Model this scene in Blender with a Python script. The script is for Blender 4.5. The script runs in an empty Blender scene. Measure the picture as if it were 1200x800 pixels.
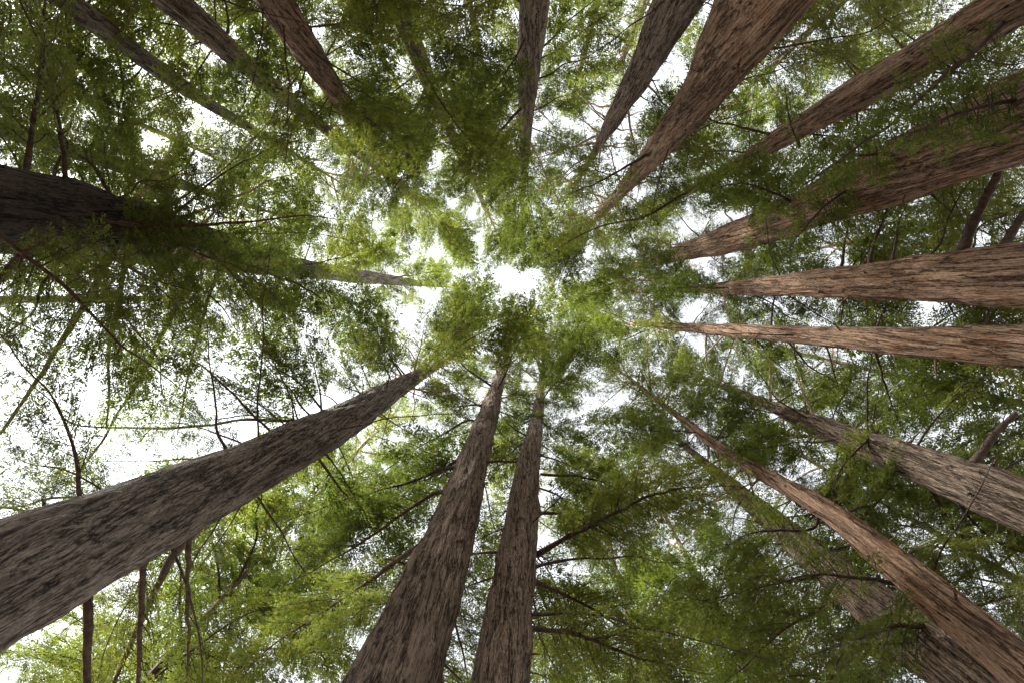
import bpy, math, numpy as np
from mathutils import Vector, Matrix

# ------------------------------------------------------------------ scene, camera frame
S = bpy.context.scene
COL = S.collection
PI = math.pi
W0, H0 = 1200.0, 800.0           # pixel frame of the photograph
LENS = 16.0
F = LENS / 36.0 * W0
CAM_Z = 1.5
VP = (612.0, 345.0)              # where the vertical trunks converge (the zenith)
zc = np.array([(VP[0] - 600) / F, -(VP[1] - 400) / F, -1.0]); zc /= np.linalg.norm(zc)
xc = np.array([1.0, 0, 0]) - zc[0] * zc; xc /= np.linalg.norm(xc)
yc = np.cross(zc, xc)
R = np.array([xc, yc, zc])       # camera -> world
EYE = np.array([0.0, 0.0, CAM_Z])


def ray(px, py):
    d = np.array([(px - 600) / F, -(py - 400) / F, -1.0])
    return R @ d                 # multiplied by t this is a point at camera depth t


def project(P):
    P = np.atleast_2d(P) - EYE
    c = P @ R                    # world -> camera (R is orthonormal)
    z = np.maximum(-c[:, 2], 1e-3)
    return np.stack([600 + F * c[:, 0] / z, 400 - F * c[:, 1] / z, -c[:, 2]], 1)


# ------------------------------------------------------------------ mesh helpers
def mesh_from(name, verts, faces, mat, smooth=True, uv=None):
    """faces: (n,k) array of one face size"""
    faces = np.asarray(faces, dtype=np.int32)
    me = bpy.data.meshes.new(name)
    n, k = faces.shape
    me.vertices.add(len(verts)); me.vertices.foreach_set('co', np.asarray(verts, np.float32).ravel())
    me.loops.add(n * k); me.loops.foreach_set('vertex_index', faces.ravel())
    me.polygons.add(n)
    me.polygons.foreach_set('loop_start', np.arange(0, n * k, k, dtype=np.int32))
    me.polygons.foreach_set('use_smooth', np.full(n, smooth, dtype=bool))
    me.update(calc_edges=True)
    me.materials.append(mat)
    return me


def link(name, me, parent=None, loc=(0, 0, 0)):
    o = bpy.data.objects.new(name, me)
    COL.objects.link(o)
    o.parent = parent
    o.location = loc
    return o


def norm(v):
    return v / np.maximum(np.linalg.norm(v, axis=-1, keepdims=True), 1e-9)


def tubes(polys, radii, sides):
    """polys (M,n,3), radii (M,n) -> verts, quads: M tubes of n rings"""
    M, n, _ = polys.shape
    tan = norm(np.gradient(polys, axis=1))
    ref = np.zeros((M, 1, 3)); ref[..., 2] = 1
    steep = np.abs(tan[:, :1, 2]) > 0.9
    ref[steep[:, 0], 0] = (1, 0, 0)
    a = norm(np.cross(tan, np.broadcast_to(ref, tan.shape)))
    b = np.cross(tan, a)
    ang = np.arange(sides) * 2 * PI / sides
    ring = (a[:, :, None] * np.cos(ang)[None, None, :, None] + b[:, :, None] * np.sin(ang)[None, None, :, None])
    V = polys[:, :, None] + ring * radii[:, :, None, None]
    idx = np.arange(M * n * sides).reshape(M, n, sides)
    i0 = idx[:, :-1]; i1 = idx[:, 1:]
    q = np.stack([i0, np.roll(i0, -1, 2), np.roll(i1, -1, 2), i1], -1).reshape(-1, 4)
    return V.reshape(-1, 3), q


def join(parts):
    vs, fs, o = [], [], 0
    for v, f in parts:
        vs.append(v); fs.append(f + o); o += len(v)
    return np.concatenate(vs), np.concatenate(fs)


# ------------------------------------------------------------------ materials
def mat_new(name):
    m = bpy.data.materials.new(name); m.use_nodes = True
    nt = m.node_tree; nt.nodes.clear()
    return m, nt, nt.nodes, nt.links


def bark_material(name, ridge, ridge2, crack, st=(.12, .15, .22), moss=0.0, warm_patch=None, flecks=.14):
    m, nt, N, L = mat_new(name)
    out = N.new('ShaderNodeOutputMaterial'); bs = N.new('ShaderNodeBsdfPrincipled')
    bs.inputs['Roughness'].default_value = 0.9
    bs.inputs['Specular IOR Level'].default_value = 0.15
    tc = N.new('ShaderNodeTexCoord')
    oi = N.new('ShaderNodeObjectInfo')
    sh = N.new('ShaderNodeVectorMath'); sh.operation = 'MULTIPLY_ADD'      # another stretch of the pattern for each trunk
    L.new(oi.outputs['Random'], sh.inputs[0]); sh.inputs[1].default_value = (0, 0, 60); L.new(tc.outputs['Object'], sh.inputs[2])
    pos = sh.outputs[0]

    def noise(scale, stretch, detail, rough=.6, dist=0.0, off=0.0):
        mp = N.new('ShaderNodeMapping'); mp.inputs['Scale'].default_value = (1, 1, stretch); mp.inputs['Location'].default_value = (off, off, off)
        L.new(pos, mp.inputs['Vector'])
        n = N.new('ShaderNodeTexNoise'); n.inputs['Scale'].default_value = scale; n.inputs['Detail'].default_value = detail
        n.inputs['Roughness'].default_value = rough; n.inputs['Distortion'].default_value = dist
        L.new(mp.outputs[0], n.inputs['Vector'])
        return n.outputs['Fac']

    def mr(sock, a, b, c=0.0, d=1.0):
        r = N.new('ShaderNodeMapRange'); L.new(sock, r.inputs[0])
        r.inputs[1].default_value = a; r.inputs[2].default_value = b; r.inputs[3].default_value = c; r.inputs[4].default_value = d
        return r.outputs[0]

    def mth(op, *ab):
        x = N.new('ShaderNodeMath'); x.operation = op
        for i, q in enumerate(ab):
            if isinstance(q, (int, float)): x.inputs[i].default_value = q
            else: L.new(q, x.inputs[i])
        return x.outputs[0]

    def ridge_of(nz, w):                                     # 0 in a furrow, 1 on the plate
        return mr(mth('ABSOLUTE', mth('SUBTRACT', nz, .5)), 0.0, w)

    f1 = ridge_of(noise(7.0, st[0], 6, .62, .22), .045)
    f2 = ridge_of(noise(19, st[1], 5, .62, .22, 7.3), .07)
    f3 = ridge_of(noise(36, st[2], 4, .6, .3, 3.1), .09)
    nf = noise(60, .22, 8, .72)
    nb = noise(1.3, 1, 4)
    vk = N.new('ShaderNodeTexVoronoi'); vk.inputs['Scale'].default_value = 11
    mk = N.new('ShaderNodeMapping'); mk.inputs['Scale'].default_value = (1, 1, .42); L.new(pos, mk.inputs['Vector'])
    L.new(mk.outputs[0], vk.inputs['Vector'])
    sepk = N.new('ShaderNodeSeparateColor'); L.new(vk.outputs['Color'], sepk.inputs[0])
    ksz = mr(sepk.outputs[0], .62, 1, 0, flecks)                # only some cells carry a fleck, of unequal size
    kn = mr(mth('SUBTRACT', mth('ADD', vk.outputs['Distance'], mth('MULTIPLY', mth('SUBTRACT', nf, .5), .35)), ksz), -.06, .05)
    h = mth('ADD', mth('MULTIPLY', f1, .8), mth('MULTIPLY', f2, .35))
    h = mth('ADD', h, mth('MULTIPLY', f3, .18))
    h = mth('ADD', h, mth('MULTIPLY', nf, .55))
    h = mth('SUBTRACT', h, mth('MULTIPLY', mth('SUBTRACT', 1.0, kn), .5))
    bump = N.new('ShaderNodeBump'); bump.inputs['Strength'].default_value = 1.0; bump.inputs['Distance'].default_value = .07
    L.new(h, bump.inputs['Height']); L.new(bump.outputs[0], bs.inputs['Normal'])

    def mix(fac, a, b, bt='MIX'):
        x = N.new('ShaderNodeMix'); x.data_type = 'RGBA'; x.blend_type = bt
        if isinstance(fac, (int, float)): x.inputs[0].default_value = fac
        else: L.new(fac, x.inputs[0])
        for i, q in ((6, a), (7, b)):
            if isinstance(q, tuple): x.inputs[i].default_value = (*q, 1)
            else: L.new(q, x.inputs[i])
        return x.outputs[2]
    col = mix(mr(noise(6, .3, 5, .6, 0, 11.), .38, .62), ridge, ridge2)
    col = mix(mr(nf, .45, .66, .0, .9), col, tuple(x * 1.65 for x in ridge))
    if warm_patch:
        col = mix(mr(noise(1.7, .6, 6, .6, 0, 5.), .5, .7, 0, .8), col, warm_patch)
    if moss:
        col = mix(mr(nb, .5, .75, 0, moss), col, (.055, .062, .025))
    big = noise(.9, .35, 5, .65, .3, 21.)                     # broad weathered and sooty stains
    col = mix(mr(big, .40, .62, 0, .55), col, tuple(x * .95 for x in ridge2))
    col = mix(mr(noise(2.3, .25, 6, .7, .5, 33.), .58, .70, 0, .5), col, tuple(x * 1.5 for x in ridge))
    furrow_shade = mth('MULTIPLY', mth('MULTIPLY', mr(f1, 0, 1, .08, 1), mr(f2, 0, 1, .35, 1)), mr(f3, 0, 1, .62, 1))
    col = mix(mr(mth('ADD', furrow_shade, mth('MULTIPLY', mth('SUBTRACT', nf, .5), .9)), .08, .66), crack, col)  # relief shading painted into the colour: furrows darkened on top of the bump
    col = mix(kn, tuple(x * .9 for x in crack), col)
    L.new(col, bs.inputs['Base Color'])
    L.new(bs.outputs[0], out.inputs[0])
    return m


def limb_material(name, a, b):
    m, nt, N, L = mat_new(name)
    out = N.new('ShaderNodeOutputMaterial'); bs = N.new('ShaderNodeBsdfPrincipled')
    bs.inputs['Roughness'].default_value = 0.9; bs.inputs['Specular IOR Level'].default_value = 0.15
    tc = N.new('ShaderNodeTexCoord')
    n = N.new('ShaderNodeTexNoise'); n.inputs['Scale'].default_value = 14; n.inputs['Detail'].default_value = 6
    L.new(tc.outputs['Object'], n.inputs['Vector'])
    r = N.new('ShaderNodeValToRGB'); r.color_ramp.elements[0].position = .35; r.color_ramp.elements[1].position = .7
    r.color_ramp.elements[0].color = (*a, 1); r.color_ramp.elements[1].color = (*b, 1)
    L.new(n.outputs['Fac'], r.inputs[0]); L.new(r.outputs[0], bs.inputs['Base Color'])
    bp = N.new('ShaderNodeBump'); bp.inputs['Distance'].default_value = .01; L.new(n.outputs['Fac'], bp.inputs['Height'])
    L.new(bp.outputs[0], bs.inputs['Normal']); L.new(bs.outputs[0], out.inputs[0])
    return m


def leaf_material(name, dark, mid, pale, brown):
    m, nt, N, L = mat_new(name)
    out = N.new('ShaderNodeOutputMaterial')
    tc = N.new('ShaderNodeTexCoord'); oi = N.new('ShaderNodeObjectInfo')
    n1 = N.new('ShaderNodeTexNoise'); n1.inputs['Scale'].default_value = 5.5; n1.inputs['Detail'].default_value = 4
    L.new(tc.outputs['Object'], n1.inputs['Vector'])
    add = N.new('ShaderNodeMath'); add.operation = 'MULTIPLY_ADD'
    L.new(oi.outputs['Random'], add.inputs[0]); add.inputs[1].default_value = .30; 
    L.new(n1.outputs['Fac'], add.inputs[2])
    r = N.new('ShaderNodeValToRGB'); e = r.color_ramp.elements
    e[0].position = .42; e[0].color = (*dark, 1); e[1].position = .92; e[1].color = (*pale, 1)
    x = e.new(.66); x.color = (*mid, 1)
    L.new(add.outputs[0], r.inputs[0])
    n2 = N.new('ShaderNodeTexNoise'); n2.inputs['Scale'].default_value = 9; n2.inputs['Detail'].default_value = 2
    ofs = N.new('ShaderNodeVectorMath'); ofs.operation = 'ADD'; L.new(tc.outputs['Object'], ofs.inputs[0]); L.new(oi.outputs['Random'], ofs.inputs[1])
    L.new(ofs.outputs[0], n2.inputs['Vector'])
    mr = N.new('ShaderNodeMapRange'); L.new(n2.outputs['Fac'], mr.inputs[0]); mr.inputs[1].default_value = .65; mr.inputs[2].default_value = .74; mr.inputs[4].default_value = .7
    mx = N.new('ShaderNodeMix'); mx.data_type = 'RGBA'
    L.new(mr.outputs[0], mx.inputs[0]); L.new(r.outputs[0], mx.inputs[6]); mx.inputs[7].default_value = (*brown, 1)
    df = N.new('ShaderNodeBsdfPrincipled'); df.inputs['Roughness'].default_value = .55; df.inputs['Specular IOR Level'].default_value = .25
    tr = N.new('ShaderNodeBsdfTranslucent')
    br = N.new('ShaderNodeMix'); br.data_type = 'RGBA'; br.blend_type = 'MULTIPLY'; br.inputs[0].default_value = 1
    L.new(mx.outputs[2], br.inputs[6]); br.inputs[7].default_value = (2.05, 2.07, 1.1, 1)
    L.new(mx.outputs[2], df.inputs['Base Color']); L.new(br.outputs[2], tr.inputs['Color'])
    ms = N.new('ShaderNodeMixShader'); ms.inputs[0].default_value = .54
    L.new(df.outputs[0], ms.inputs[1]); L.new(tr.outputs[0], ms.inputs[2]); L.new(ms.outputs[0], out.inputs[0])
    return m


BARK = {
    'grey': bark_material('grey_bark', (.29, .252, .213), (.19, .16, .132), (.04, .032, .026), st=(.10, .14, .22), moss=.06),
    'brown': bark_material('brown_bark', (.32, .25, .195), (.21, .16, .12), (.04, .028, .021), st=(.075, .09, .16), moss=.06),
    'red': bark_material('red_bark', (.40, .27, .185), (.27, .178, .118), (.05, .029, .019), st=(.05, .06, .12), moss=.04, warm_patch=(.30, .14, .068), flecks=.26),
    'dark': bark_material('shaded_mossy_bark', (.09, .07, .058), (.055, .043, .036), (.014, .011, .009), moss=.4),  # shade on the left trunk is put into the base colour, along with moss
}
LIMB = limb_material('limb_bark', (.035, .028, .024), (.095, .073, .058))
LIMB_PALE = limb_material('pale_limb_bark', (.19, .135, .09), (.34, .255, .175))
LEAF = leaf_material('needle_sprays', (.034, .052, .012), (.068, .0885, .0205), (.120, .130, .034), (.19, .12, .04))

# ------------------------------------------------------------------ branch generator
def smooth_rand(rng, n, amp, k=4):
    c = rng.normal(0, amp, k + 2)
    x = np.linspace(0, k + 1, n); i = np.clip(x.astype(int), 0, k); f = x - i
    f = f * f * (3 - 2 * f)
    return c[i] * (1 - f) + c[i + 1] * f


def resample(pts, n):
    pts = np.asarray(pts, float)
    m = len(pts)
    if m > 2:                                  # Catmull-Rom through the points
        P = np.vstack([2 * pts[0] - pts[1], pts, 2 * pts[-1] - pts[-2]])
        out = []
        for i in range(1, m):
            t = np.linspace(0, 1, 12, endpoint=False)[:, None]
            p0, p1, p2, p3 = P[i - 1], P[i], P[i + 1], P[i + 2]
            out.append(.5 * (2 * p1 + (p2 - p0) * t + (2 * p0 - 5 * p1 + 4 * p2 - p3) * t * t + (3 * p1 - p0 - 3 * p2 + p3) * t ** 3))
        pts = np.vstack(out + [pts[-1:]])
    s = np.r_[0, np.cumsum(np.linalg.norm(np.diff(pts, axis=0), axis=1))]
    u = np.linspace(0, s[-1], n)
    return np.stack([np.interp(u, s, pts[:, k]) for k in range(3)], 1), s[-1]


def gen_branch(axis, r0, rng, lat=.9, lat_sp=.14, twig_sp=.075, leaf=.036, leaf_w=.30, leaf_sp=.025,
               start=.12, keep=.9, droop=.25, r_tip=.004, sides=7, twig_len=.2, lat_wood=True):
    """axis (n,3) polyline in metres -> (wood verts, quads), (leaf verts, quads) or None"""
    ax, Ltot = resample(axis, 28)
    n = len(ax)
    rad = r0 + (r_tip - r0) * np.linspace(0, 1, n) ** .8
    rad *= 1 + .08 * rng.normal(size=n)
    wood = [tubes(ax[None], rad[None], sides)]
    tan = norm(np.gradient(ax, axis=0))
    up = np.array([0, 0, 1.0])
    side = norm(np.cross(np.broadcast_to(up, tan.shape), tan))
    M = max(2, int(Ltot * (1 - start) / lat_sp))
    s = start + (1 - start) * (np.arange(M) + rng.uniform(-.35, .35, M)) / M
    s = np.clip(s, start, .995)
    pl, rl = [], []
    S_, A_ = [], []
    for sg in (-1, 1):
        k = rng.random(M) < keep
        ss = s[k]
        f = ss * (n - 1); i = np.minimum(f.astype(int), n - 2); fr = (f - i)[:, None]
        base = ax[i] * (1 - fr) + ax[i + 1] * fr
        t = tan[i]; sd = side[i] * sg
        prof = np.clip(1.15 - .85 * ss, .12, 1) * np.clip(.45 + 2.2 * (ss - start), .3, 1)
        ln = lat * prof * rng.uniform(.55, 1.2, len(ss))
        a = np.radians(rng.uniform(42, 75, len(ss)))[:, None]
        d = t * np.cos(a) + sd * np.sin(a) + up * rng.normal(-.05, .16, (len(ss), 1))
        m = 9
        u = np.linspace(0, 1, m)
        bend = rng.normal(0, .12, (len(ss), 1, 1))
        P = base[:, None] + d[:, None] * (u[None, :, None] * ln[:, None, None]) \
            + t[:, None] * (u[None, :, None] ** 2 * ln[:, None, None] * (.18 + bend)) \
            - up * (u[None, :, None] ** 2 * ln[:, None, None] * (droop * rng.uniform(.4, 1.5, (len(ss), 1, 1))))
        P += rng.normal(0, .012, P.shape) * u[None, :, None]
        pl.append(P); S_.append(ln)
        A_.append(np.interp(ss, np.linspace(0, 1, n), rad))
    P = np.concatenate(pl); ln = np.concatenate(S_); rb = np.concatenate(A_)
    if lat_wood:
        rl = np.minimum(.45 * rb, .006 + .011 * ln)[:, None] * np.linspace(1, .25, P.shape[1])[None]
        wood.append(tubes(P, rl, 3))
    leaves = None
    if leaf:
        # twigs off the laterals and off the outer axis
        m = P.shape[1]
        base, dirs, sid, tl = [], [], [], []
        T = norm(np.gradient(P, axis=1))
        for j in range(len(P)):
            k = max(1, int(ln[j] / twig_sp))
            for sg in (-1, 1):
                u = .08 + .92 * (np.arange(k) + rng.uniform(0, 1, k)) / k
                u = np.clip(u, 0, .999)
                f = u * (m - 1); i = f.astype(int); fr = (f - i)[:, None]
                b = P[j, i] * (1 - fr) + P[j, i + 1] * fr
                t = T[j, i]
                sd = norm(np.cross(up, t)) * sg
                base.append(b); dirs.append(t); sid.append(sd)
                tl.append(np.minimum(twig_len, .08 + .35 * ln[j]) * (1.1 - .6 * u))
        base = np.concatenate(base); dirs = np.concatenate(dirs); sid = np.concatenate(sid); tl = np.concatenate(tl)
        nt_ = len(base)
        tl = tl * rng.uniform(.5, 1.25, nt_)
        a = np.radians(rng.uniform(30, 70, nt_))[:, None]
        td = norm(dirs * np.cos(a) + sid * np.sin(a) + up * rng.normal(-.12, .28, (nt_, 1)))
        cnt = np.maximum(2, (tl / leaf_sp).astype(int))
        rep = np.repeat(np.arange(nt_), cnt * 2)
        first = np.cumsum(cnt * 2) - cnt * 2
        loc = np.arange(len(rep)) - first[rep]
        sg = np.where(loc % 2 == 0, -1.0, 1.0)[:, None]
        u = ((loc // 2 + 1.0) / cnt[rep])
        b = base[rep] + td[rep] * (u * tl[rep])[:, None] - up * ((u ** 2) * tl[rep] * .15)[:, None]
        tsd = norm(np.cross(td, up + rng.normal(0, .25, (nt_, 3))))[rep]
        K = len(rep)
        la = np.radians(rng.uniform(25, 65, K))[:, None]
        ld = norm(td[rep] * np.cos(la) + tsd * sg * np.sin(la) + rng.normal(0, .18, (K, 3)))
        ll = leaf * rng.uniform(.6, 1.25, K)[:, None] * (1.15 - .5 * u)[:, None]
        wd = norm(np.cross(ld, up + rng.normal(0, .45, (K, 3)))) * ll * leaf_w * .5
        V = np.stack([b, b + ld * ll * .45 + wd, b + ld * ll, b + ld * ll * .45 - wd], 1).reshape(-1, 3)
        leaves = (V, np.arange(4 * K).reshape(-1, 4))
    return join(wood), leaves


def proto_axis(rng, L=3.5, rise=.05, droop=.16, wig=1.0):
    n = 14; s = np.linspace(0, 1, n)
    x = s * L * .97
    z = L * (rise * np.sin(s * PI * .8) * 1.6 - droop * s ** 2) + smooth_rand(rng, n, .035 * wig * L / 3.5) * s
    y = (smooth_rand(rng, n, .10 * wig * L / 3.5, 5) + rng.normal(0, .14) * L * s ** 2) * np.minimum(1, 4 * s)
    return np.stack([x, y, z], 1)


PROTO = {}


def make_protos(kind, count, seed, **kw):
    rise, dr, r0 = kw.pop('rise', .05), kw.pop('droop_axis', .16), kw.pop('r0', .03)
    lst = []
    for i in range(count):
        rng = np.random.default_rng(seed * 100 + i)
        w, l = gen_branch(proto_axis(rng, 3.5, rise, dr, .3 if kind in ('spoke', 'top', 'twiggy') else .7), r0 * rng.uniform(.85, 1.2), rng, **kw)
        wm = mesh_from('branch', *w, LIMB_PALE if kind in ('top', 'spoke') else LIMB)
        lm = mesh_from('foliage', *l, LEAF, smooth=False) if l is not None else None
        lst.append((wm, lm))
    PROTO[kind] = lst


make_protos('near', 8, 1, lat=1.2, lat_sp=.15, twig_sp=.075, leaf=.066, leaf_w=.27, leaf_sp=.024, twig_len=.25)
make_protos('thin', 5, 2, lat=.8, lat_sp=.19, keep=.75, twig_sp=.07, leaf=.065, leaf_w=.24, leaf_sp=.022, start=.3)
make_protos('far', 7, 3, lat=1.2, lat_sp=.16, twig_sp=.11, leaf=.13, leaf_w=.30, leaf_sp=.045, twig_len=.30)
make_protos('top', 6, 4, lat=.9, lat_sp=.16, twig_sp=.09, leaf=.135, leaf_w=.30, leaf_sp=.052, twig_len=.26, start=.42, rise=.03, droop_axis=.04, r0=.05)
make_protos('spoke', 6, 6, lat=.8, lat_sp=.22, twig_sp=.12, leaf=.135, leaf_w=.30, leaf_sp=.052, twig_len=.26, start=.55, rise=.06, droop_axis=.0, r0=.048, r_tip=.012)
make_protos('twiggy', 6, 7, lat=.7, lat_sp=.2, keep=.7, leaf=0, rise=.03, droop_axis=.1, r0=.024, start=.15)
make_protos('dead', 4, 5, lat=.55, lat_sp=.35, keep=.6, leaf=0, rise=.0, droop_axis=.22, r0=.034)

# ------------------------------------------------------------------ trunks
def vnoise(rng, u, v, nu, rows):
    """value noise, u in cells (periodic over nu), v in cells"""
    tab = rng.random((rows + 2, nu))
    iu = np.floor(u).astype(int); iv = np.clip(np.floor(v).astype(int), 0, rows)
    fu = u - iu; fv = np.clip(v - iv, 0, 1)
    fu = fu * fu * (3 - 2 * fu); fv = fv * fv * (3 - 2 * fv)
    a = tab[iv, iu % nu]; b = tab[iv, (iu + 1) % nu]; c = tab[iv + 1, iu % nu]; d = tab[iv + 1, (iu + 1) % nu]
    return (a * (1 - fu) + b * fu) * (1 - fv) + (c * (1 - fu) + d * fu) * fv


class Tree:
    pass


def make_tree(nodes, D, bark, label, seed, lean_top=1.5, h_top=None, grp='conifers ringing the clearing', name='conifer_tree'):
    """nodes: photo pixels (x, y, width) up the trunk, D: horizontal distance of the trunk from the camera"""
    rng = np.random.default_rng(seed)
    P, d = [], []
    for px, py, w in nodes:
        v = ray(px, py); t = D / math.hypot(v[0], v[1])
        P.append(EYE + v * t); d.append(w * t / F)
    P = np.array(P); d = np.array(d)
    o = np.argsort(P[:, 2]); P = P[o]; d = d[o]
    # extend to the ground and to the tip
    sl = np.clip((P[1] - P[0]) / (P[1, 2] - P[0, 2]), -.05, .05); sl[2] = 1
    h0 = P[0, 2]
    d0 = d[0] + max(0.0, min(.03, (d[0] - d[1]) / (P[1, 2] - P[0, 2]))) * h0
    low = [P[0] - sl * h0 * 1.03, P[0] - sl * (h0 - .5), P[0] - sl * h0 * .6]
    P = np.vstack([low, P]); d = np.r_[d0 * 1.5, d0 * 1.18, d0 * .6 + d[0] * .4, d]
    zt = h_top or P[-1, 2] * lean_top
    k = np.clip((P[-1] - P[-2]) / (P[-1, 2] - P[-2, 2]), -.06, .06); k[2] = 1
    P = np.vstack([P, P[-1] + k * (zt - P[-1, 2])]); d = np.r_[d, .03]
    z = np.array([P[0, 2]]);
    zs = [P[0, 2]]
    while zs[-1] < zt: zs.append(zs[-1] + max(.03, max(0.0, zs[-1] - CAM_Z) ** 1.35 * .0034))
    z = np.minimum(np.array(zs), zt)
    zf = np.linspace(z[0], zt, 400)
    def sm(q):
        y = np.interp(zf, P[:, 2], q); w = np.hanning(31); w /= w.sum()
        yp = np.r_[2 * y[0] - y[15:0:-1], y, 2 * y[-1] - y[-2:-17:-1]]
        return np.interp(z, zf, np.convolve(yp, w, 'valid'))
    cx, cy, cd = sm(P[:, 0]), sm(P[:, 1]), np.maximum(sm(d), .03)
    base = np.array([cx[0], cy[0], 0.0])
    nsid = int(np.clip(d0 * PI / .035, 28, 120))
    th = np.arange(nsid) * 2 * PI / nsid
    U, Z = np.meshgrid(th / (2 * PI), z)
    rad = (cd / 2)[:, None]
    circ = d0 * PI
    nu = max(6, int(circ / .10)); rows = int(zt / .55) + 2
    wob = vnoise(rng, U * 7, Z / 1.5, 7, int(zt / 1.5) + 2)
    r1 = 1 - np.abs(2 * vnoise(rng, U * nu + wob * 2.5, Z / .55, nu, rows) - 1)
    nl = 6
    fl = vnoise(rng, U * nl, Z / 2.2, nl, int(zt / 2.2) + 2) - .5
    amp = np.minimum(.036, rad * .11)
    lump = vnoise(rng, U * 9, Z / .7, 9, int(zt / .7) + 2) ** 3 * np.minimum(.07, rad * .16)
    rr = rad + amp * (r1 - .6) * 1.3 + rad * .2 * fl + lump
    V = np.stack([cx[:, None] + rr * np.cos(th), cy[:, None] + rr * np.sin(th), Z], -1) - base
    n = len(z)
    idx = np.arange(n * nsid).reshape(n, nsid)
    q = np.stack([idx[:-1], np.roll(idx[:-1], -1, 1), np.roll(idx[1:], -1, 1), idx[1:]], -1).reshape(-1, 4)
    V = V.reshape(-1, 3)
    # short snapped stubs where limbs were shed
    ns = int(50 + 20 * zt / 25)
    pz = rng.uniform(4, zt * .75, ns); pa = rng.uniform(0, 2 * PI, ns)
    bx = np.interp(pz, z, cx); by = np.interp(pz, z, cy); br = np.interp(pz, z, cd) / 2
    dv = np.stack([np.cos(pa), np.sin(pa), rng.normal(-.1, .25, ns)], 1)
    ln = rng.uniform(.03, .22, ns) * rng.choice([.5, 1, 2.2], ns)
    b0 = np.stack([bx, by, pz], 1) - base + dv * (br * .85)[:, None]
    st = np.stack([b0, b0 + dv * (br * .15 + ln * .5)[:, None], b0 + dv * (br * .15 + ln)[:, None] - np.array([0, 0, .15]) * ln[:, None]], 1)
    rs = np.stack([np.full(ns, .024), np.full(ns, .017), np.full(ns, .006)], 1) * rng.uniform(.5, 1.2, (ns, 1))
    V, q = join([(V, q), tubes(st, rs, 5)])
    T = Tree()
    T.rng = rng; T.z, T.cx, T.cy, T.cd = z, cx, cy, cd; T.base = base; T.zt = zt
    e = bpy.data.objects.new(name, None); COL.objects.link(e)
    e.empty_display_size = .3
    e.location = base
    e['label'] = label; e['category'] = 'tree'; e['group'] = grp
    T.e = e
    T.trunk = link('trunk', mesh_from('trunk', V, q, BARK[bark]), e)
    T.nb = 0
    return T


def at(T, h):
    return np.array([np.interp(h, T.z, T.cx), np.interp(h, T.z, T.cy), h]), np.interp(h, T.z, T.cd) / 2


COVER = np.zeros((40, 60))      # how many leafy limbs hang over each 20-pixel cell of the view
WEIGHT = {'near': .8, 'far': .7, 'thin': .3, 'top': .45, 'spoke': .3, 'dead': .05, 'twiggy': .05, 'leafy': .9, 'outer': .4, 'bare': 0}


def cover(pts, L, kind):
    pts = np.asarray(pts)
    t = norm(pts[-1] - pts[0]); sd = norm(np.cross(t, [0, 0, 1.0]))
    n = len(pts)
    cells = set()
    for i in range(1, n):
        w = L * .24 * (1.15 - .8 * i / (n - 1))
        for k in (-1, -.5, 0, .5, 1):
            q = project(pts[i] + sd * w * k)[0]
            if 0 <= q[0] < W0 and 0 <= q[1] < H0: cells.add((int(q[1] // 20), int(q[0] // 20)))
    for c in cells: COVER[c] += WEIGHT[kind]


CLEAR = []     # stretches of trunk with little growth in front of them: (tree, bottom height, top height)


def hides_clear(T, smp):
    """does a limb through these points hang in front of a stretch of trunk that stands clear of foliage?"""
    for t, h0, h1 in CLEAR:
        q = smp[2:] if t is T else smp
        hh = np.linspace(h0, h1, 14)
        C = np.stack([np.interp(hh, t.z, t.cx), np.interp(hh, t.z, t.cy), hh], 1) - EYE
        P = q - EYE
        # the angle between the sight lines, measured against the trunk's half width and the spray's half width
        dc = np.linalg.norm(C, axis=1); dp = np.linalg.norm(P, axis=1)
        ang = np.arccos(np.clip((P / dp[:, None]) @ (C / dc[:, None]).T, -1, 1))
        lim = (np.interp(hh, t.z, t.cd) / 2 / dc)[None] + (.42 / dp)[:, None]
        if ((ang < lim) & (dp[:, None] < dc[None] + .2)).any(): return True
    return False


N_BR = [0, 0]


def add_branch(T, h, az, L, elev, kind, roll=0.0, width=1.0, force=False):
    rng = T.rng
    c, r = at(T, h)
    dirv = np.array([math.cos(az) * math.cos(elev), math.sin(az) * math.cos(elev), math.sin(elev)])
    b = c + np.array([math.cos(az), math.sin(az), 0]) * r * .8
    smp = b + dirv * np.linspace(0, L, 5)[:, None]
    pr = project(smp)
    m = 110
    ins = (pr[:, 0] > -m) & (pr[:, 0] < W0 + m) & (pr[:, 1] > -m) & (pr[:, 1] < H0 + m) & (pr[:, 2] > .5)
    if not force and not ins.any(): return None
    if smp[:, 2].min() < 4.0 and not force: return None
    if CLEAR and rng.random() < .97 and hides_clear(T, smp): return None
    if kind in ('near', 'far', 'top'):            # crowded already: most new limbs have died back there
        cc = [COVER[int(q[1] // 20), int(q[0] // 20)] for q in pr[1:] if 0 <= q[0] < W0 and 0 <= q[1] < H0]
        if cc and np.mean(cc) > 6.0 and rng.random() < .8: return None
    cover(b + dirv * np.linspace(0, L, 9)[:, None], L, kind)
    wm, lm = PROTO[kind][int(rng.integers(len(PROTO[kind])))]
    o = link('branch', wm, T.e, tuple(b - T.base))
    s = L / 3.5
    o.rotation_euler = (roll, -elev, az)
    fl = -1 if rng.random() < .5 else 1
    o.scale = (s, s * width * fl, s)
    if lm is not None:
        link('foliage', lm, o)
        N_BR[1] += 1
    N_BR[0] += 1; T.nb += 1
    return o


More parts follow.
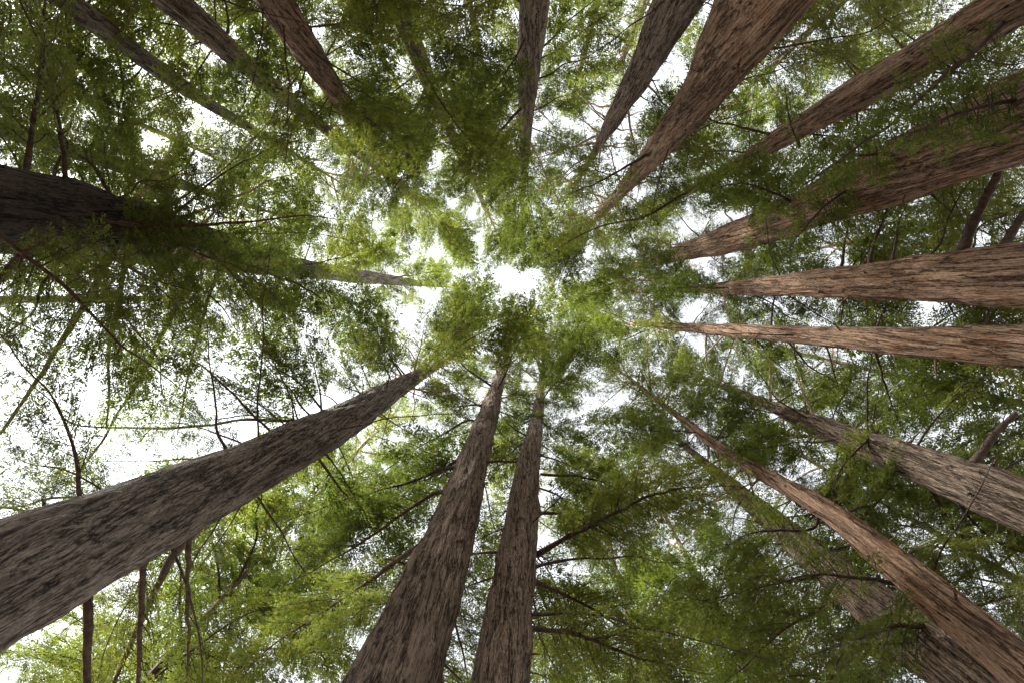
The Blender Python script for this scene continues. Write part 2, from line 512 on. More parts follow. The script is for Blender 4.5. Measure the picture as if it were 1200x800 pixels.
def clothe(T, n, h_low, Lmax, dens=(.75, .25, 0), veil=.25, h_up=None, seen_top=None, reach=None, topn=30):
    """limbs round the trunk from h_low up; dens = shares of (leafy, thin, dead) below the top"""
    rng = T.rng
    h_up = h_up or T.zt * .62
    g = rng.uniform(0, 2 * PI)
    for i in range(n):
        f = (i + rng.uniform(.1, .9)) / n
        h = h_low + (h_up - h_low) * f ** 1.05
        az = g + i * 2.39996 + rng.normal(0, .35)
        c0, _ = at(T, h)
        inward = math.cos(az - math.atan2(-c0[1], -c0[0]))
        if inward > .35 and h < h_up * .8 and rng.random() > veil: continue
        prof = (.75 + .5 * min(1, f * 3)) * (1.0 - .45 * f)
        L = Lmax * prof * rng.uniform(.75, 1.2)
        el = math.radians(rng.normal(4 + 16 * f, 9))
        p = rng.random()
        leafy = 'near' if h < 10.5 else 'far'
        kind = leafy if p < dens[0] else ('thin' if p < dens[0] + dens[1] else 'dead')
        add_branch(T, h, az, L, el, kind, roll=rng.normal(0, .22), width=rng.uniform(.8, 1.15))
    for i in range(topn):
        f = (i + .5) / topn
        h = h_up + (T.zt * .97 - h_up) * f
        az = g + i * 2.39996 + rng.normal(0, .3)
        L = Lmax * (1.05 - .5 * f) * rng.uniform(.8, 1.2)
        add_branch(T, h, az, L, math.radians(rng.normal(34 + 16 * f, 8)), 'top', roll=rng.normal(0, .3))


def crown_proto(seed):
    rng = np.random.default_rng(seed)
    L_ = []
    for i in range(15):
        f = i / 15
        az = i * 2.4 + rng.normal(0, .3); el = math.radians(25 + 40 * f)
        ln = (1.6 - 1.1 * f) * rng.uniform(.8, 1.2)
        a = proto_axis(rng, 1.0, .02, .05) * ln
        ce, se = math.cos(el), math.sin(el)
        a = np.stack([a[:, 0] * ce - a[:, 2] * se, a[:, 1], a[:, 0] * se + a[:, 2] * ce], 1)
        ca, sa = math.cos(az), math.sin(az)
        a = np.stack([a[:, 0] * ca - a[:, 1] * sa, a[:, 0] * sa + a[:, 1] * ca, a[:, 2] + f * 2.6], 1)
        _, lf = gen_branch(a, .01, rng, lat=.32, lat_sp=.12, twig_sp=.12, leaf=.135, leaf_w=.30, leaf_sp=.052, twig_len=.18, start=.15, lat_wood=False)
        L_.append(lf)
    v, f = join(L_)
    return mesh_from('crown', v, f, LEAF, smooth=False)


CROWNS = [crown_proto(900 + i) for i in range(3)]


def add_crown(T):
    c, r = at(T, T.zt - 2.2)
    o = link('crown', CROWNS[int(T.rng.integers(3))], T.e, tuple(c - T.base))
    o.rotation_euler = (0, 0, T.rng.uniform(0, 6)); s = T.rng.uniform(.9, 1.3); o.scale = (s, s, s)


def limb(T, pts, h=None, k_end=1.0, r0=.035, kind='leafy', lat=.8, seed=0, density=1.0, r_tip=.006):
    """a limb traced through photo pixels; depth runs from the trunk's depth to k_end times it"""
    rng = np.random.default_rng(5000 + seed)
    v0 = ray(*pts[0])
    zz = np.array([ray(*p)[2] for p in pts])
    # height of the trunk where the limb leaves it
    if h is None:
        hs = np.linspace(3, T.zt, 300)
        pr = project(np.stack([np.interp(hs, T.z, T.cx), np.interp(hs, T.z, T.cy), hs], 1))
        h = hs[np.argmin((pr[:, 0] - pts[0][0]) ** 2 + (pr[:, 1] - pts[0][1]) ** 2)]
    c, r = at(T, h)
    s = np.r_[0, np.cumsum(np.hypot(*np.diff(np.array(pts, float), axis=0).T))]; s /= s[-1]
    P = []
    for p, u in zip(pts, s):
        v = ray(*p)
        t = (h - CAM_Z) / v[2] * (1 + (k_end - 1) * u)
        P.append(EYE + v * t)
    P = np.array(P)
    # start inside the trunk
    first = c + norm(P[1] - c) * r * .5; first[2] = P[0, 2]
    if np.linalg.norm(P[0] - c) > r * 1.05: P = np.vstack([first, P])
    P = resample(P, 22)[0]
    cover(P, np.linalg.norm(P[-1] - P[0]), kind)
    P = P - T.base
    ext = np.linalg.norm(P[-1] - P[0]); u_ = np.linspace(0, 1, 22)
    for ax_ in range(3):                          # small kinks
        P[:, ax_] += (smooth_rand(rng, 22, .0045 * min(ext, 4), 4) + smooth_rand(rng, 22, .0035 * min(ext, 4), 14)) * np.minimum(1, 6 * u_) * (.45 if kind == 'bare' else 1.0)
    kw = dict(lat=lat, r_tip=r_tip, leaf=.066, leaf_w=.27, leaf_sp=.024, twig_sp=.072, twig_len=.25)
    if kind == 'leafy': kw.update(lat_sp=.14 / density, start=.12)
    elif kind == 'outer': kw.update(lat_sp=.16 / density, start=.36, r_tip=r0 * .3)
    elif kind == 'thin': kw.update(lat_sp=.24, keep=.75, twig_sp=.08, start=.25, r_tip=r0 * .25)
    else: kw.update(lat_sp=.22, keep=.6, leaf=0, start=.12, r_tip=r0 * .6)
    if h > 12 and kw['leaf']: kw.update(leaf=.10, leaf_w=.27, leaf_sp=.034, twig_sp=.09, twig_len=.26)
    o0 = P[0].copy()
    w, l = gen_branch(P - o0, r0, rng, **kw)
    o = link('branch', mesh_from('branch', *w, LIMB), T.e, tuple(o0))
    if l is not None:
        link('foliage', mesh_from('foliage', *l, LEAF, smooth=False), o)
    T.nb += 1; N_BR[0] += 1
    return o

def spokes(T, h0, h1, n):
    """the fan of long bare limbs round the top of a trunk, leafy only at their ends"""
    for i in range(n):
        h = h0 + (h1 - h0) * (i + .5) / n
        add_branch(T, h, i * 2.39996 + T.rng.normal(0, .25), T.rng.uniform(2.6, 3.9), math.radians(T.rng.uniform(28, 58)), 'spoke', roll=T.rng.normal(0, .3))


def c_at(T, h):
    return at(T, h)[0]


def clear(T, p0, p1):
    """mark the stretch of trunk seen between two photo pixels"""
    hs = np.linspace(3, T.zt, 400)
    pr = project(np.stack([np.interp(hs, T.z, T.cx), np.interp(hs, T.z, T.cy), hs], 1))
    a, b = (hs[np.argmin((pr[:, 0] - p[0]) ** 2 + (pr[:, 1] - p[1]) ** 2)] for p in (p0, p1))
    CLEAR.append((T, min(a, b), max(a, b)))


def bare_limbs(T, h0, h1, n):
    """thin dead lower limbs that stand out round a trunk"""
    for i in range(n):
        h = T.rng.uniform(h0, h1)
        add_branch(T, h, i * 2.39996 + T.rng.normal(0, .5), T.rng.uniform(2.2, 4.0), math.radians(T.rng.normal(8, 12)), 'twiggy', roll=T.rng.normal(0, .5))


def fill(trees, px, py, rx, ry, n, kinds=('far',), seed=0, Lr=(2.4, 4.2), hmin=9.0, hmax=60.0):
    """limbs of the given trees that reach over one part of the canopy"""
    rng = np.random.default_rng(7000 + seed)
    for i in range(n):
        a = rng.uniform(0, 2 * PI); q = math.sqrt(rng.random())
        v = ray(px + rx * q * math.cos(a), py + ry * q * math.sin(a))
        best = []
        for t in trees:
            for h in np.linspace(hmin, min(hmax, t.zt * .96), 40):
                c, r = at(t, h)
                dz = rng.uniform(-.3, 1.2)
                P = EYE + v * ((h + dz - CAM_Z) / v[2])
                D_ = P - c; L = np.linalg.norm(D_)
                if Lr[0] < L < Lr[1] and t.nb < 98: best.append((t, h, D_, L))
        if not best: continue
        t, h, D_, L = best[int(rng.integers(len(best)))]
        kind = kinds[int(rng.integers(len(kinds)))]
        inw = -(D_[0] * c_at(t, h)[0] + D_[1] * c_at(t, h)[1])
        if inw > 0 and h < 16 and rng.random() > .15: continue
        if kind == 'far' and h < 10.5: kind = 'near'
        add_branch(t, h, math.atan2(D_[1], D_[0]), L, math.atan2(D_[2], math.hypot(D_[0], D_[1])) + .06, kind,
                   roll=rng.normal(0, .2), width=rng.uniform(.8, 1.15), force=True)


def close_canopy(trees, target, n, seed=0):
    """grow more limbs where the canopy is still thinner than it should be; target(px, py) -> wanted layers"""
    rng = np.random.default_rng(8000 + seed)
    Y, X = np.mgrid[0:40, 0:60]
    want = np.array([[target(x * 20 + 10, y * 20 + 10) for x in range(60)] for y in range(40)])
    for t in trees:                                # trunks close their own cells
        for h in np.linspace(4, t.zt * .9, 300):
            c, r = at(t, h); q = project(c)[0]; w = r / q[2] * F
            for dx in np.arange(-w, w + 1, 10):
                for dy in np.arange(-w, w + 1, 10):
                    i, j = int((q[1] + dy) // 20), int((q[0] + dx) // 20)
                    if 0 <= i < 40 and 0 <= j < 60 and dx * dx + dy * dy < w * w: want[i, j] = min(want[i, j], .3)
    miss = np.zeros_like(want)
    print('cover', [[round(float(COVER[i:i + 5, j:j + 6].mean()), 1) for j in range(0, 60, 6)] for i in range(0, 40, 5)])
    made = 0
    for k in range(n):
        d = want - COVER - miss
        d = (d + np.roll(d, 1, 0) + np.roll(d, -1, 0) + np.roll(d, 1, 1) + np.roll(d, -1, 1)) / 5
        d += rng.uniform(0, .15, d.shape)
        i, j = np.unravel_index(np.argmax(d), d.shape)
        if d[i, j] < .15: break
        px, py = j * 20 + rng.uniform(0, 20), i * 20 + rng.uniform(0, 20)
        v = ray(px, py)
        best = []; mid = math.hypot(px - VP[0], py - VP[1]) < 130
        fr_ = rng.uniform(.6, .9) if mid else .62
        for t in trees:
            if t.nb >= 99: continue
            for h in np.linspace(5.5, t.zt * .95, 60):
                c, r = at(t, h)
                P = EYE + v * ((h + rng.uniform(-.2, .8) - CAM_Z) / v[2])
                D_ = P - c; L = np.linalg.norm(D_) / fr_          # the cell lies this far along the limb
                inw = -(D_[0] * c[0] + D_[1] * c[1])
                if 2.0 < L < (5.6 if mid and h > 20 else 4.6) and not (inw > 0 and h < 13): best.append((t, h, D_, L))
        ok = None
        for q in range(6):
            if not best: break
            t, h, D_, L = best[int(rng.integers(len(best)))]
            kind = 'near' if h < 10.5 else 'far'
            if want[i, j] < 1 and rng.random() < .5: kind = 'thin'
            ok = add_branch(t, h, math.atan2(D_[1], D_[0]), L, math.atan2(D_[2], math.hypot(D_[0], D_[1])) + .05, kind,
                            roll=rng.normal(0, .2), width=rng.uniform(.8, 1.15), force=True)
            if ok: break
        if ok: made += 1
        miss[i, j] += .05 if ok else 1.5
    print('closed with', made, 'limbs')


# ------------------------------------------------------------------ the trees
T = {}
def tr(k, nodes, D, bark, label, **kw):
    if k in ('t13', 't14', 't11', 't2', 't3', 't16', 't9', 't10', 't8'): kw['lean_top'] = 1.8
    T[k] = make_tree(nodes, D, bark, label, 100 + len(T) * 7, **kw)
    return T[k]

tr('t1', [(0, 678, 138), (150, 617, 98), (300, 547, 62), (400, 494, 41), (470, 452, 21), (505, 432, 10)], 5.6, 'grey', 'thickest grey-barked conifer, its broad trunk crossing the lower left corner')
tr('t2', [(460, 800, 113), (497, 700, 76), (521, 650, 60), (537, 600, 47), (565, 510, 28), (582, 455, 15), (591, 425, 8)], 4.7, 'brown', 'brown furrowed conifer rising from the bottom edge, the left and thicker of a close pair')
tr('t3', [(584, 800, 67), (600, 690, 50), (612, 600, 37), (627, 503, 17), (633, 465, 9)], 5.1, 'brown', 'slimmer brown conifer rising from the bottom edge just right of its thicker neighbour')
tr('t4', [(1200, 785, 58), (1150, 745, 50), (1050, 660, 36), (975, 600, 25), (850, 530, 12), (770, 468, 6)], 7.4, 'red', 'slender reddish conifer with bare trunk at the bottom right corner, before a thicker trunk')
tr('t5', [(1160, 808, 82), (1100, 763, 70), (1020, 703, 50), (945, 645, 35), (870, 580, 18)], 8.5, 'brown', 'thick conifer half hidden by foliage in the bottom right corner, behind a slender reddish trunk')
tr('t6', [(1200, 592, 58), (1140, 565, 50), (1080, 545, 42), (950, 495, 22), (895, 472, 11)], 8.6, 'brown', 'conifer with leafy sprays over its trunk at the right edge, below the two level trunks')
tr('t7', [(1200, 405, 50), (1100, 402, 36), (1000, 396, 25), (850, 387, 14), (765, 381, 6)], 7.6, 'red', 'lower of two level conifer trunks at the right edge, tan bark flecked with dark knots')
tr('t8', [(1200, 322, 70), (1100, 325, 52), (1000, 331, 36), (900, 336, 21), (812, 339, 8)], 7.1, 'red', 'upper of two level conifer trunks at the right edge, with dark upright limbs above it')
tr('t9', [(1200, 140, 98), (1100, 181, 78), (1000, 224, 58), (900, 264, 38), (850, 281, 30), (795, 297, 18)], 7.6, 'red', 'broad red-brown conifer leaning in at the upper right under a dark leafy limb')
tr('t10', [(1200, -5, 58), (1050, 85, 41), (950, 143, 27), (875, 187, 17), (800, 228, 9)], 8.3, 'red', 'narrow reddish conifer coming in from the top right corner above a broader one')
tr('t11', [(890, 0, 101), (860, 50, 74), (830, 100, 52), (785, 160, 31), (745, 205, 20)], 5.3, 'red', 'thick brown conifer at the top edge, the broadest trunk right of the centre top')
tr('t12', [(796, 0, 50), (768, 50, 38), (742, 100, 27), (703, 168, 9)], 6.3, 'brown', 'conifer at the top edge ending in a fan of bare spoke-like limbs')
tr('t13', [(625, 0, 35), (620, 75, 27), (617, 130, 18), (614, 190, 10)], 6.4, 'brown', 'upright slim conifer at the middle of the top edge, partly behind foliage')
tr('t14', [(467, 0, 28), (482, 48, 21), (525, 150, 12), (560, 225, 6)], 8.0, 'brown', 'thin conifer at the top edge vanishing into dense dark foliage left of centre')
tr('t15', [(322, 0, 40), (357, 55, 31), (388, 100, 23), (430, 160, 13)], 7.9, 'red', 'reddish conifer at the top edge between two other trunks, its upper half lost in leaves')
tr('t16', [(204, 0, 34), (260, 52, 26), (340, 120, 16), (435, 192, 8)], 9.4, 'brown', 'brown conifer at the top left with yellowing sprays across its trunk')
tr('t17', [(77, 0, 27), (200, 93, 18), (250, 125, 13), (300, 155, 9)], 12.0, 'grey', 'pale straight slim conifer slanting down from the top left corner')
tr('t18', [(0, 150, 22), (100, 182, 17), (200, 213, 12)], 13.0, 'grey', 'far slim conifer at the upper left edge, mostly veiled by green sprays')
tr('t19', [(0, 238, 82), (100, 252, 62), (190, 268, 38), (270, 284, 16)], 7.7, 'dark', 'dark thick conifer at the left edge with moss and dense hanging foliage', h_top=16.5)
tr('t20', [(300, 308, 25), (365, 316, 20), (430, 325, 14), (497, 333, 6)], 10.6, 'grey', 'paler slim conifer left of centre whose upper trunk shows beyond the dark mossy one')
BGL = [
 ('b1', [(250, 830, 9), (370, 650, 6)], 13, 'far conifer behind the foliage beneath the big grey trunk at the bottom left'),
 ('b2', [(765, 830, 9), (725, 680, 6)], 12, 'hidden conifer behind the darkest foliage, right of the bottom pair of trunks'),
 ('b3', [(900, 830, 9), (820, 680, 6)], 12.5, 'thin conifer behind the leaves near the bottom edge, left of the two bottom right trunks'),
 ('b4', [(1230, 700, 9), (1090, 620, 6)], 14, 'far conifer between the leaf-covered trunk and the slender reddish trunk at the lower right'),
 ('b5', [(1230, 480, 9), (1060, 442, 6)], 14, 'far conifer showing in the gap just under the lower level trunk at the right'),
 ('b6', [(1230, 240, 9), (1050, 274, 6)], 14, 'far conifer in the gap above the upper level trunk at the right'),
 ('b7', [(1010, -20, 9), (900, 82, 6)], 13, 'far conifer between the thick brown trunk and the narrow reddish trunk at the top right'),
 ('b8', [(705, -20, 9), (680, 80, 6)], 12, 'thin conifer behind sprays between the two trunks nearest the middle of the top edge'),
 ('b9', [(545, -20, 9), (565, 80, 6)], 11.5, 'conifer hidden in the dark foliage just left of the slim upright one at the top'),
 ('b10', [(400, -20, 9), (455, 80, 6)], 12.5, 'far conifer behind yellow-green sprays near the top edge, left of the thin one'),
 ('b11', [(-30, 60, 9), (140, 135, 6)], 14, 'far conifer in the top left corner below the pale straight trunk'),
 ('b12', [(-30, 352, 9), (140, 350, 6)], 15, 'far thin conifer behind the bare limbs at the left edge'),
 ('b13', [(265, -20, 9), (330, 68, 6)], 13, 'far slim conifer in the light gap between the two brown trunks at the top left'),
 ('b14', [(765, -20, 9), (725, 80, 6)], 13.5, 'far slim conifer in the narrow gap beside the thickest trunk at the top'),
 ('b15', [(140, 830, 9), (270, 690, 6)], 11.5, 'far slim conifer behind the hanging bare stems at the bottom left'),
]
for k, n, D, lab in BGL:
    tr(k, n, D, 'brown', lab, h_top=27 + (len(T) * 37 % 60) / 10)
for k, p0, p1 in [('t1', (0, 678), (500, 435)), ('t2', (460, 800), (588, 435)), ('t3', (584, 800), (629, 500)), ('t4', (1200, 785), (960, 590)),
                  ('t4', (900, 560), (780, 470)), ('t5', (1150, 805), (1010, 700)), ('t5', (960, 660), (925, 630)), ('t6', (1090, 548), (900, 475)), ('t7', (1200, 405), (790, 382)),
                  ('t8', (1200, 322), (830, 338)), ('t9', (1200, 140), (1060, 198)), ('t9', (850, 281), (800, 296)), ('t10', (1195, 0), (880, 184)), ('t11', (890, 0), (800, 140)),
                  ('t12', (796, 0), (702, 169)), ('t13', (625, 0), (620, 70)), ('t13', (617, 115), (615, 150)), ('t17', (77, 0), (255, 128)), ('t15', (322, 0), (350, 45)),
                  ('t16', (204, 0), (250, 45)), ('t20', (368, 317), (490, 333)), ('t19', (0, 235), (180, 264))]:
    clear(T[k], p0, p1)
#        n  h_low Lmax dens
SPEC = {
 't1': (22, 6.5, 3.0, (.6, .2, .2)), 't2': (34, 5.5, 3.2, (.75, .2, .05)), 't3': (34, 5.5, 3.4, (.9, .1, 0)),
 't4': (34, 7, 3.2, (.8, .2, 0)), 't5': (26, 8, 3.2, (.8, .2, 0)), 't6': (26, 9, 3.0, (.75, .25, 0)),
 't7': (26, 9.5, 3.0, (.7, .3, 0)), 't8': (26, 9, 3.0, (.7, .2, .1)), 't9': (26, 8, 3.3, (.8, .2, 0)),
 't10': (28, 8.5, 3.2, (.8, .2, 0)), 't11': (22, 9.5, 3.0, (.75, .25, 0)), 't12': (9, 9, 3.0, (.5, .5, 0)),
 't13': (36, 7, 3.2, (.9, .1, 0)), 't14': (40, 7, 3.6, (.95, .05, 0)), 't15': (24, 8, 3.2, (.8, .2, 0)),
 't16': (22, 9, 3.2, (.7, .3, 0)), 't17': (20, 11, 3.2, (.6, .4, 0)), 't18': (24, 9, 3.2, (.7, .3, 0)),
 't19': (24, 6.5, 3.6, (.8, .1, .1)), 't20': (36, 13, 3.4, (.8, .2, 0)),
}
VEIL = {'t1': 0, 't2': 0, 't3': .1, 't4': .15, 't5': .12, 't6': .15, 't7': 0, 't8': .05, 't9': .12, 't10': .15, 't11': .05, 't12': .1,
        't13': .4, 't14': .8, 't15': .6, 't16': .5, 't17': .1, 't18': .6, 't19': .12}
for k in T:
    n, hl, Lm, dn = SPEC.get(k, (9, 10, 3.2, (.4, .5, .1)) if k == 'b12' else (22, 9, 3.5, (.6, .4, 0)) if k in ('b10', 'b11', 'b12', 'b7') else (36, 7.5, 3.7, (.85, .15, 0)))
    n = n if k in ('t12', 't1') else int(n * 1.3)
    clothe(T[k], n, hl, Lm, dn, veil=VEIL.get(k, 1), topn=8 if k in ('t1', 't2', 't12', 't20') else 24)
    add_crown(T[k])

# limbs that stand out in the photograph
HERO = [
 # tree, pixels, h, k_end, r0, kind, lat, density
 ('t19', [(110, 262), (180, 265), (250, 264), (330, 258), (405, 255)], None, 1.0, .055, 'leafy', .95, 1.1),
 ('t19', [(160, 275), (205, 250), (250, 212), (320, 170)], None, .95, .045, 'leafy', 1.0, 1.1),
 ('t19', [(80, 235), (68, 130), (45, 50), (20, -5)], None, .9, .042, 'thin', .8, 1),
 ('t19', [(140, 250), (110, 195), (60, 165), (-10, 112)], None, 1.0, .04, 'leafy', .8, .8),
 ('t19', [(195, 285), (210, 320), (250, 350), (285, 398)], None, .95, .04, 'leafy', .9, 1.1),
 ('t19', [(225, 285), (250, 300), (290, 345), (303, 395)], None, .95, .035, 'leafy', .8, 1.),
 ('t19', [(260, 295), (305, 315), (370, 345), (398, 385)], None, 1.0, .045, 'leafy', 1.0, 1.1),
 ('t19', [(120, 280), (150, 310), (190, 330), (240, 345)], None, .95, .035, 'leafy', 1.0, 1.),
 ('t19', [(150, 262), (108, 338), (75, 400), (30, 465), (-5, 510)], None, 1.05, .085, 'outer', .8, .45),
 ('t19', [(60, 270), (25, 300), (-10, 340)], None, 1.0, .075, 'bare', .8, 1),
 ('t19', [(150, 290), (138, 350), (130, 400), (124, 500)], None, 1.1, .055, 'outer', .7, .5),
 ('t19', [(230, 310), (205, 362), (165, 440), (128, 500), (90, 560)], None, 1.1, .07, 'outer', .8, .45),
 ('t19', [(260, 310), (240, 365), (220, 440), (210, 510)], None, 1.1, .055, 'outer', .7, .5),
 ('t1', [(375, 495), (300, 490), (250, 495), (100, 500), (60, 470), (20, 440)], None, 1.0, .045, 'outer', .7, .6),
 ('t1', [(330, 520), (270, 460), (220, 420), (150, 400)], None, 1.05, .03, 'outer', .8, .6),
 ('t1', [(105, 670), (103, 720), (101, 830)], None, 1.0, .055, 'bare', .5, 1),
 ('t1', [(170, 640), (166, 700), (161, 830)], None, 1.05, .042, 'bare', .5, 1),
 ('t1', [(222, 615), (220, 700), (219, 830)], None, 1.1, .042, 'outer', .8, .5),
 ('t1', [(235, 612), (210, 645), (170, 715), (120, 830)], None, 1.15, .075, 'outer', .9, .8),
 ('t2', [(548, 492), (490, 525), (440, 558), (380, 590)], None, 1.05, .05, 'leafy', .9, 1),
 ('t2', [(527, 548), (465, 570), (400, 588), (320, 615)], None, 1.0, .055, 'leafy', 1., 1),
 ('t2', [(515, 575), (460, 610), (400, 650), (320, 690)], None, 1.05, .055, 'leafy', 1., 1),
 ('t2', [(490, 640), (440, 675), (400, 705), (320, 755), (270, 810)], None, 1.1, .055, 'leafy', 1., 1),
 ('t2', [(562, 475), (530, 476), (490, 482)], None, 1.0, .05, 'leafy', .9, 1),
 ('t2', [(580, 455), (545, 430), (527, 400), (524, 370)], None, 1.0, .06, 'thin', .8, 1),
 ('t3', [(628, 650), (690, 615), (760, 582), (800, 573), (870, 570)], None, .97, .06, 'leafy', 1.2, 1.4),
 ('t3', [(633, 555), (690, 560), (725, 572), (780, 600)], None, 1.0, .05, 'leafy', 1.1, 1.2),
 ('t3', [(625, 680), (680, 705), (730, 735), (790, 760)], None, 1.0, .045, 'leafy', 1.1, 1.3),
 ('t3', [(618, 735), (680, 745), (740, 765), (830, 790)], None, 1.0, .045, 'leafy', 1.1, 1.2),
 ('t3', [(628, 600), (670, 605), (720, 630), (780, 660)], None, 1.1, .045, 'leafy', 1.1, 1.3),
 ('t3', [(612, 520), (595, 533), (572, 548)], None, 1.05, .04, 'leafy', .8, 1),
 ('t3', [(625, 515), (600, 500), (583, 480)], None, 1.0, .04, 'thin', .7, 1),
 ('t4', [(1055, 684), (1000, 678), (960, 675), (865, 692)], None, .98, .04, 'leafy', .8, .8),
 ('t4', [(960, 600), (950, 620), (880, 625), (840, 650)], None, 1.0, .04, 'leafy', 1.1, 1.2),
 ('t5', [(1100, 728), (1040, 738), (1000, 757), (960, 800)], None, .8, .05, 'leafy', .9, .8),
 ('t6', [(1030, 505), (1005, 525), (985, 550), (970, 592)], None, .9, .04, 'leafy', .8, .8),
 ('t6', [(1085, 560), (1115, 615), (1140, 650), (1160, 720)], None, .95, .045, 'leafy', .8, 1.),
 ('t6', [(1110, 570), (1140, 610), (1180, 640), (1230, 650)], None, .9, .04, 'leafy', 1.1, 1.2),
 ('t6', [(1140, 545), (1165, 510), (1190, 485)], None, 1.1, .08, 'bare', .8, 1),
 ('t7', [(1025, 410), (1040, 460), (1060, 508)], None, 1.0, .04, 'leafy', .7, .7),
 ('t7', [(920, 395), (950, 430), (985, 450), (1015, 475)], None, 1.0, .035, 'leafy', .8, .8),
 ('t8', [(1018, 315), (1028, 275), (1046, 232)], None, 1.05, .055, 'thin', .7, 1),
 ('t8', [(984, 320), (990, 285), (996, 252)], None, 1.0, .045, 'thin', .7, 1),
 ('t8', [(1045, 312), (1052, 270), (1062, 240)], None, 1.05, .035, 'thin', .7, 1),
 ('t8', [(1125, 300), (1148, 245), (1168, 205), (1180, 160)], None, 1.1, .085, 'bare', .7, 1),
 ('t8', [(1170, 300), (1195, 258), (1225, 220)], None, 1.1, .075, 'bare', .7, 1),
 ('t9', [(1215, 110), (1145, 128), (1090, 146), (1040, 165)], None, .8, .045, 'leafy', .7, .9),
 ('t10', [(1190, 15), (1120, 75), (1090, 105), (1040, 150), (1000, 180), (958, 210)], None, .82, .055, 'leafy', .65, .9),
 ('t10', [(905, 158), (870, 150), (835, 142), (795, 125)], None, .95, .05, 'thin', .8, 1),
 ('t10', [(930, 150), (938, 172), (925, 140), (920, 95)], None, .9, .035, 'thin', .6, 1),
 ('t10', [(850, 200), (800, 226), (755, 254), (705, 265), (665, 283), (626, 314)], None, .9, .065, 'leafy', .9, 1.),
 ('t9', [(940, 245), (900, 225), (860, 215), (820, 235)], None, .85, .05, 'leafy', 1.1, 1.2),
 ('t9', [(1075, 185), (1030, 180), (980, 190), (930, 225)], None, .85, .045, 'leafy', .8, .8),
 ('t9', [(1020, 215), (980, 230), (940, 270), (920, 300)], None, .85, .045, 'leafy', .9, 1.1),
 ('t11', [(770, 175), (735, 195), (700, 215), (670, 225)], None, .95, .05, 'thin', .9, 1.),
 ('t14', [(470, 15), (500, 32), (550, 60), (598, 85)], None, .95, .055, 'leafy', 1.0, 1.1),
 ('t14', [(500, 100), (480, 135), (440, 130), (395, 102)], None, .9, .06, 'leafy', 1.2, 1.2),
 ('t14', [(525, 150), (545, 140), (580, 178), (600, 215)], None, .9, .06, 'leafy', 1.3, 1.2),
 ('t14', [(510, 125), (490, 170), (470, 210), (440, 250)], None, .9, .06, 'leafy', 1.3, 1.2),
 ('t13', [(618, 120), (590, 150), (560, 190), (520, 230)], None, .9, .06, 'leafy', 1.3, 1.1),
]
for i, (k, pts, h, ke, r0, kind, lat, den) in enumerate(HERO):
    limb(T[k], pts, h, ke, r0, kind, lat, i, den)

SPOKES = {'t1': (17, 29, 26), 't2': (21, 34, 24), 't12': (14, 27, 30), 't20': (33, 43, 14), 't6': (12, 22, 14), 't4': (20, 30, 12),
          't13': (17, 28, 10), 't16': (20, 30, 12), 't8': (15, 25, 12), 't7': (17, 28, 12), 't11': (18, 26, 12), 't17': (20, 30, 10), 't15': (18, 26, 8), 't9': (15, 24, 8), 't3': (24, 32, 8)}
for k, (h0, h1, n) in SPOKES.items():
    spokes(T[k], h0, h1, n)

# limbs that close the canopy between the trunks
fill([T[k] for k in ('t3', 't13', 't14', 't11', 't8', 't9', 't16', 't7')], 625, 320, 95, 70, 60, ('far', 'far', 'top'), 1, (2.2, 5.2), 22)
fill([T[k] for k in ('t20', 't1', 't14', 't16', 'b9')], 520, 300, 85, 65, 26, ('far', 'far', 'top'), 2, (2.2, 5.), 18)


for k in T:
    if k[0] == 't' and k not in ('t17', 't18'):
        bare_limbs(T[k], 7, 16, 9 if k != 't19' else 14)
bare_limbs(T['t1'], 7, 14, 12)
WANT = 1.95


def wanted(px, py):
    """layers of foliage the photograph shows: thin at the left and lower left, thick left of and below the middle"""
    def e(x, y, rx, ry): return ((px - x) / rx) ** 2 + ((py - y) / ry) ** 2 < 1
    if e(40, 490, 170, 110) or e(30, 760, 120, 50): return .5
    if e(200, 430, 220, 110) or e(200, 740, 190, 80): return .85
    if e(700, 170, 50, 60) or e(490, 400, 40, 40): return .9
    if e(690, 480, 40, 60) or e(365, 205, 30, 30) or e(500, 355, 30, 18) or e(640, 340, 30, 30): return .8
    if e(450, 290, 60, 45): return 2.4
    if e(740, 640, 140, 130) or e(270, 280, 150, 70) or e(500, 200, 110, 100) or e(900, 150, 110, 80): return 2.4
    if (px - 612) ** 2 + (py - 330) ** 2 < 120 ** 2: return 2.6
    return 1.9


close_canopy(list(T.values()), lambda x, y: WANT * wanted(x, y), 520)


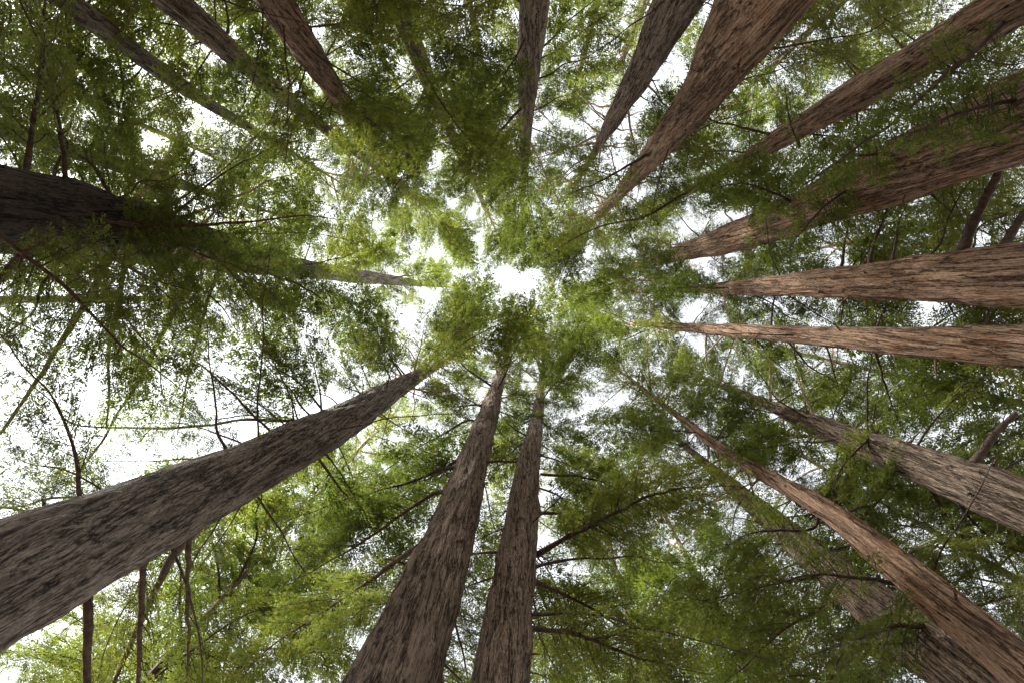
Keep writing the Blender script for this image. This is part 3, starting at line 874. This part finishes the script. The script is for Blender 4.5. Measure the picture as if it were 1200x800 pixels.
# ------------------------------------------------------------------ forest floor
def ground():
    m, nt, N, L = mat_new('needle_litter')
    out = N.new('ShaderNodeOutputMaterial'); bs = N.new('ShaderNodeBsdfPrincipled'); bs.inputs['Roughness'].default_value = .95
    tc = N.new('ShaderNodeTexCoord'); n = N.new('ShaderNodeTexNoise'); n.inputs['Scale'].default_value = 3; n.inputs['Detail'].default_value = 9
    L.new(tc.outputs['Object'], n.inputs['Vector'])
    r = N.new('ShaderNodeValToRGB'); r.color_ramp.elements[0].color = (.07, .045, .025, 1); r.color_ramp.elements[1].color = (.22, .15, .09, 1)
    r.color_ramp.elements[0].position = .3; r.color_ramp.elements[1].position = .7
    L.new(n.outputs['Fac'], r.inputs[0]); L.new(r.outputs[0], bs.inputs['Base Color']); L.new(bs.outputs[0], out.inputs[0])
    rng = np.random.default_rng(77)
    k = 121
    g = np.sign(np.linspace(-1, 1, k)) * np.abs(np.linspace(-1, 1, k)) ** 2.2 * 400
    X, Y = np.meshgrid(g, g)
    Zg = -.12 * rng.random(X.shape) + .0
    V = np.stack([X, Y, Zg], -1).reshape(-1, 3)
    idx = np.arange(k * k).reshape(k, k)
    q = np.stack([idx[:-1, :-1], idx[:-1, 1:], idx[1:, 1:], idx[1:, :-1]], -1).reshape(-1, 4)
    o = link('ground', mesh_from('ground', V, q, m))
    o['kind'] = 'structure'


ground()

# ------------------------------------------------------------------ light, sky, camera
SUN_EL, SUN_AZ = math.radians(46), math.radians(200)      # azimuth of the sun in world XY, from +X
wd = bpy.data.worlds.new('World'); S.world = wd; wd.use_nodes = True
nt = wd.node_tree; nt.nodes.clear()
o_ = nt.nodes.new('ShaderNodeOutputWorld'); bg = nt.nodes.new('ShaderNodeBackground'); sk = nt.nodes.new('ShaderNodeTexSky')
sk.sky_type = 'NISHITA'; sk.sun_disc = False; sk.sun_elevation = SUN_EL
sk.sun_rotation = PI / 2 - SUN_AZ
sk.air_density = 1.0; sk.dust_density = 0.3; sk.ozone_density = 1.0
hs = nt.nodes.new('ShaderNodeHueSaturation'); hs.inputs['Saturation'].default_value = .14
nt.links.new(sk.outputs[0], hs.inputs['Color']); nt.links.new(hs.outputs[0], bg.inputs[0]); nt.links.new(bg.outputs[0], o_.inputs[0])
bg.inputs[1].default_value = .05
sun = bpy.data.lights.new('sun', 'SUN'); sun.energy = 2.0; sun.angle = math.radians(8); sun.color = (1, .95, .87)
so = bpy.data.objects.new('sun', sun); COL.objects.link(so)
so.location = (0, 0, 60)
dv = Vector((math.cos(SUN_AZ) * math.cos(SUN_EL), math.sin(SUN_AZ) * math.cos(SUN_EL), math.sin(SUN_EL)))
so.rotation_euler = (-dv).to_track_quat('-Z', 'Y').to_euler()

cam = bpy.data.cameras.new('camera'); co = bpy.data.objects.new('camera', cam); COL.objects.link(co)
cam.lens = LENS; cam.sensor_width = 36; cam.clip_start = .05; cam.clip_end = 2000
M4 = Matrix.Identity(4)
for i in range(3):
    for j in range(3): M4[i][j] = R[i, j]
M4.translation = Vector(EYE)
co.matrix_world = M4
S.camera = co
S.view_settings.view_transform = 'Standard'; S.view_settings.look = 'None'
S.view_settings.exposure = 3.6; S.view_settings.gamma = 1
S.render.engine = 'CYCLES'
cy = S.cycles
cy.max_bounces = 8; cy.diffuse_bounces = 5; cy.transmission_bounces = 6; cy.glossy_bounces = 2; cy.transparent_max_bounces = 4
cy.use_denoising = True; cy.denoising_prefilter = 'NONE'; cy.denoising_input_passes = 'RGB_ALBEDO_NORMAL'
cy.caustics_reflective = False; cy.caustics_refractive = False
S.render.film_transparent = False
print({k: t.nb for k, t in T.items()})
print('BRANCHES', N_BR, 'objects', len(S.objects))
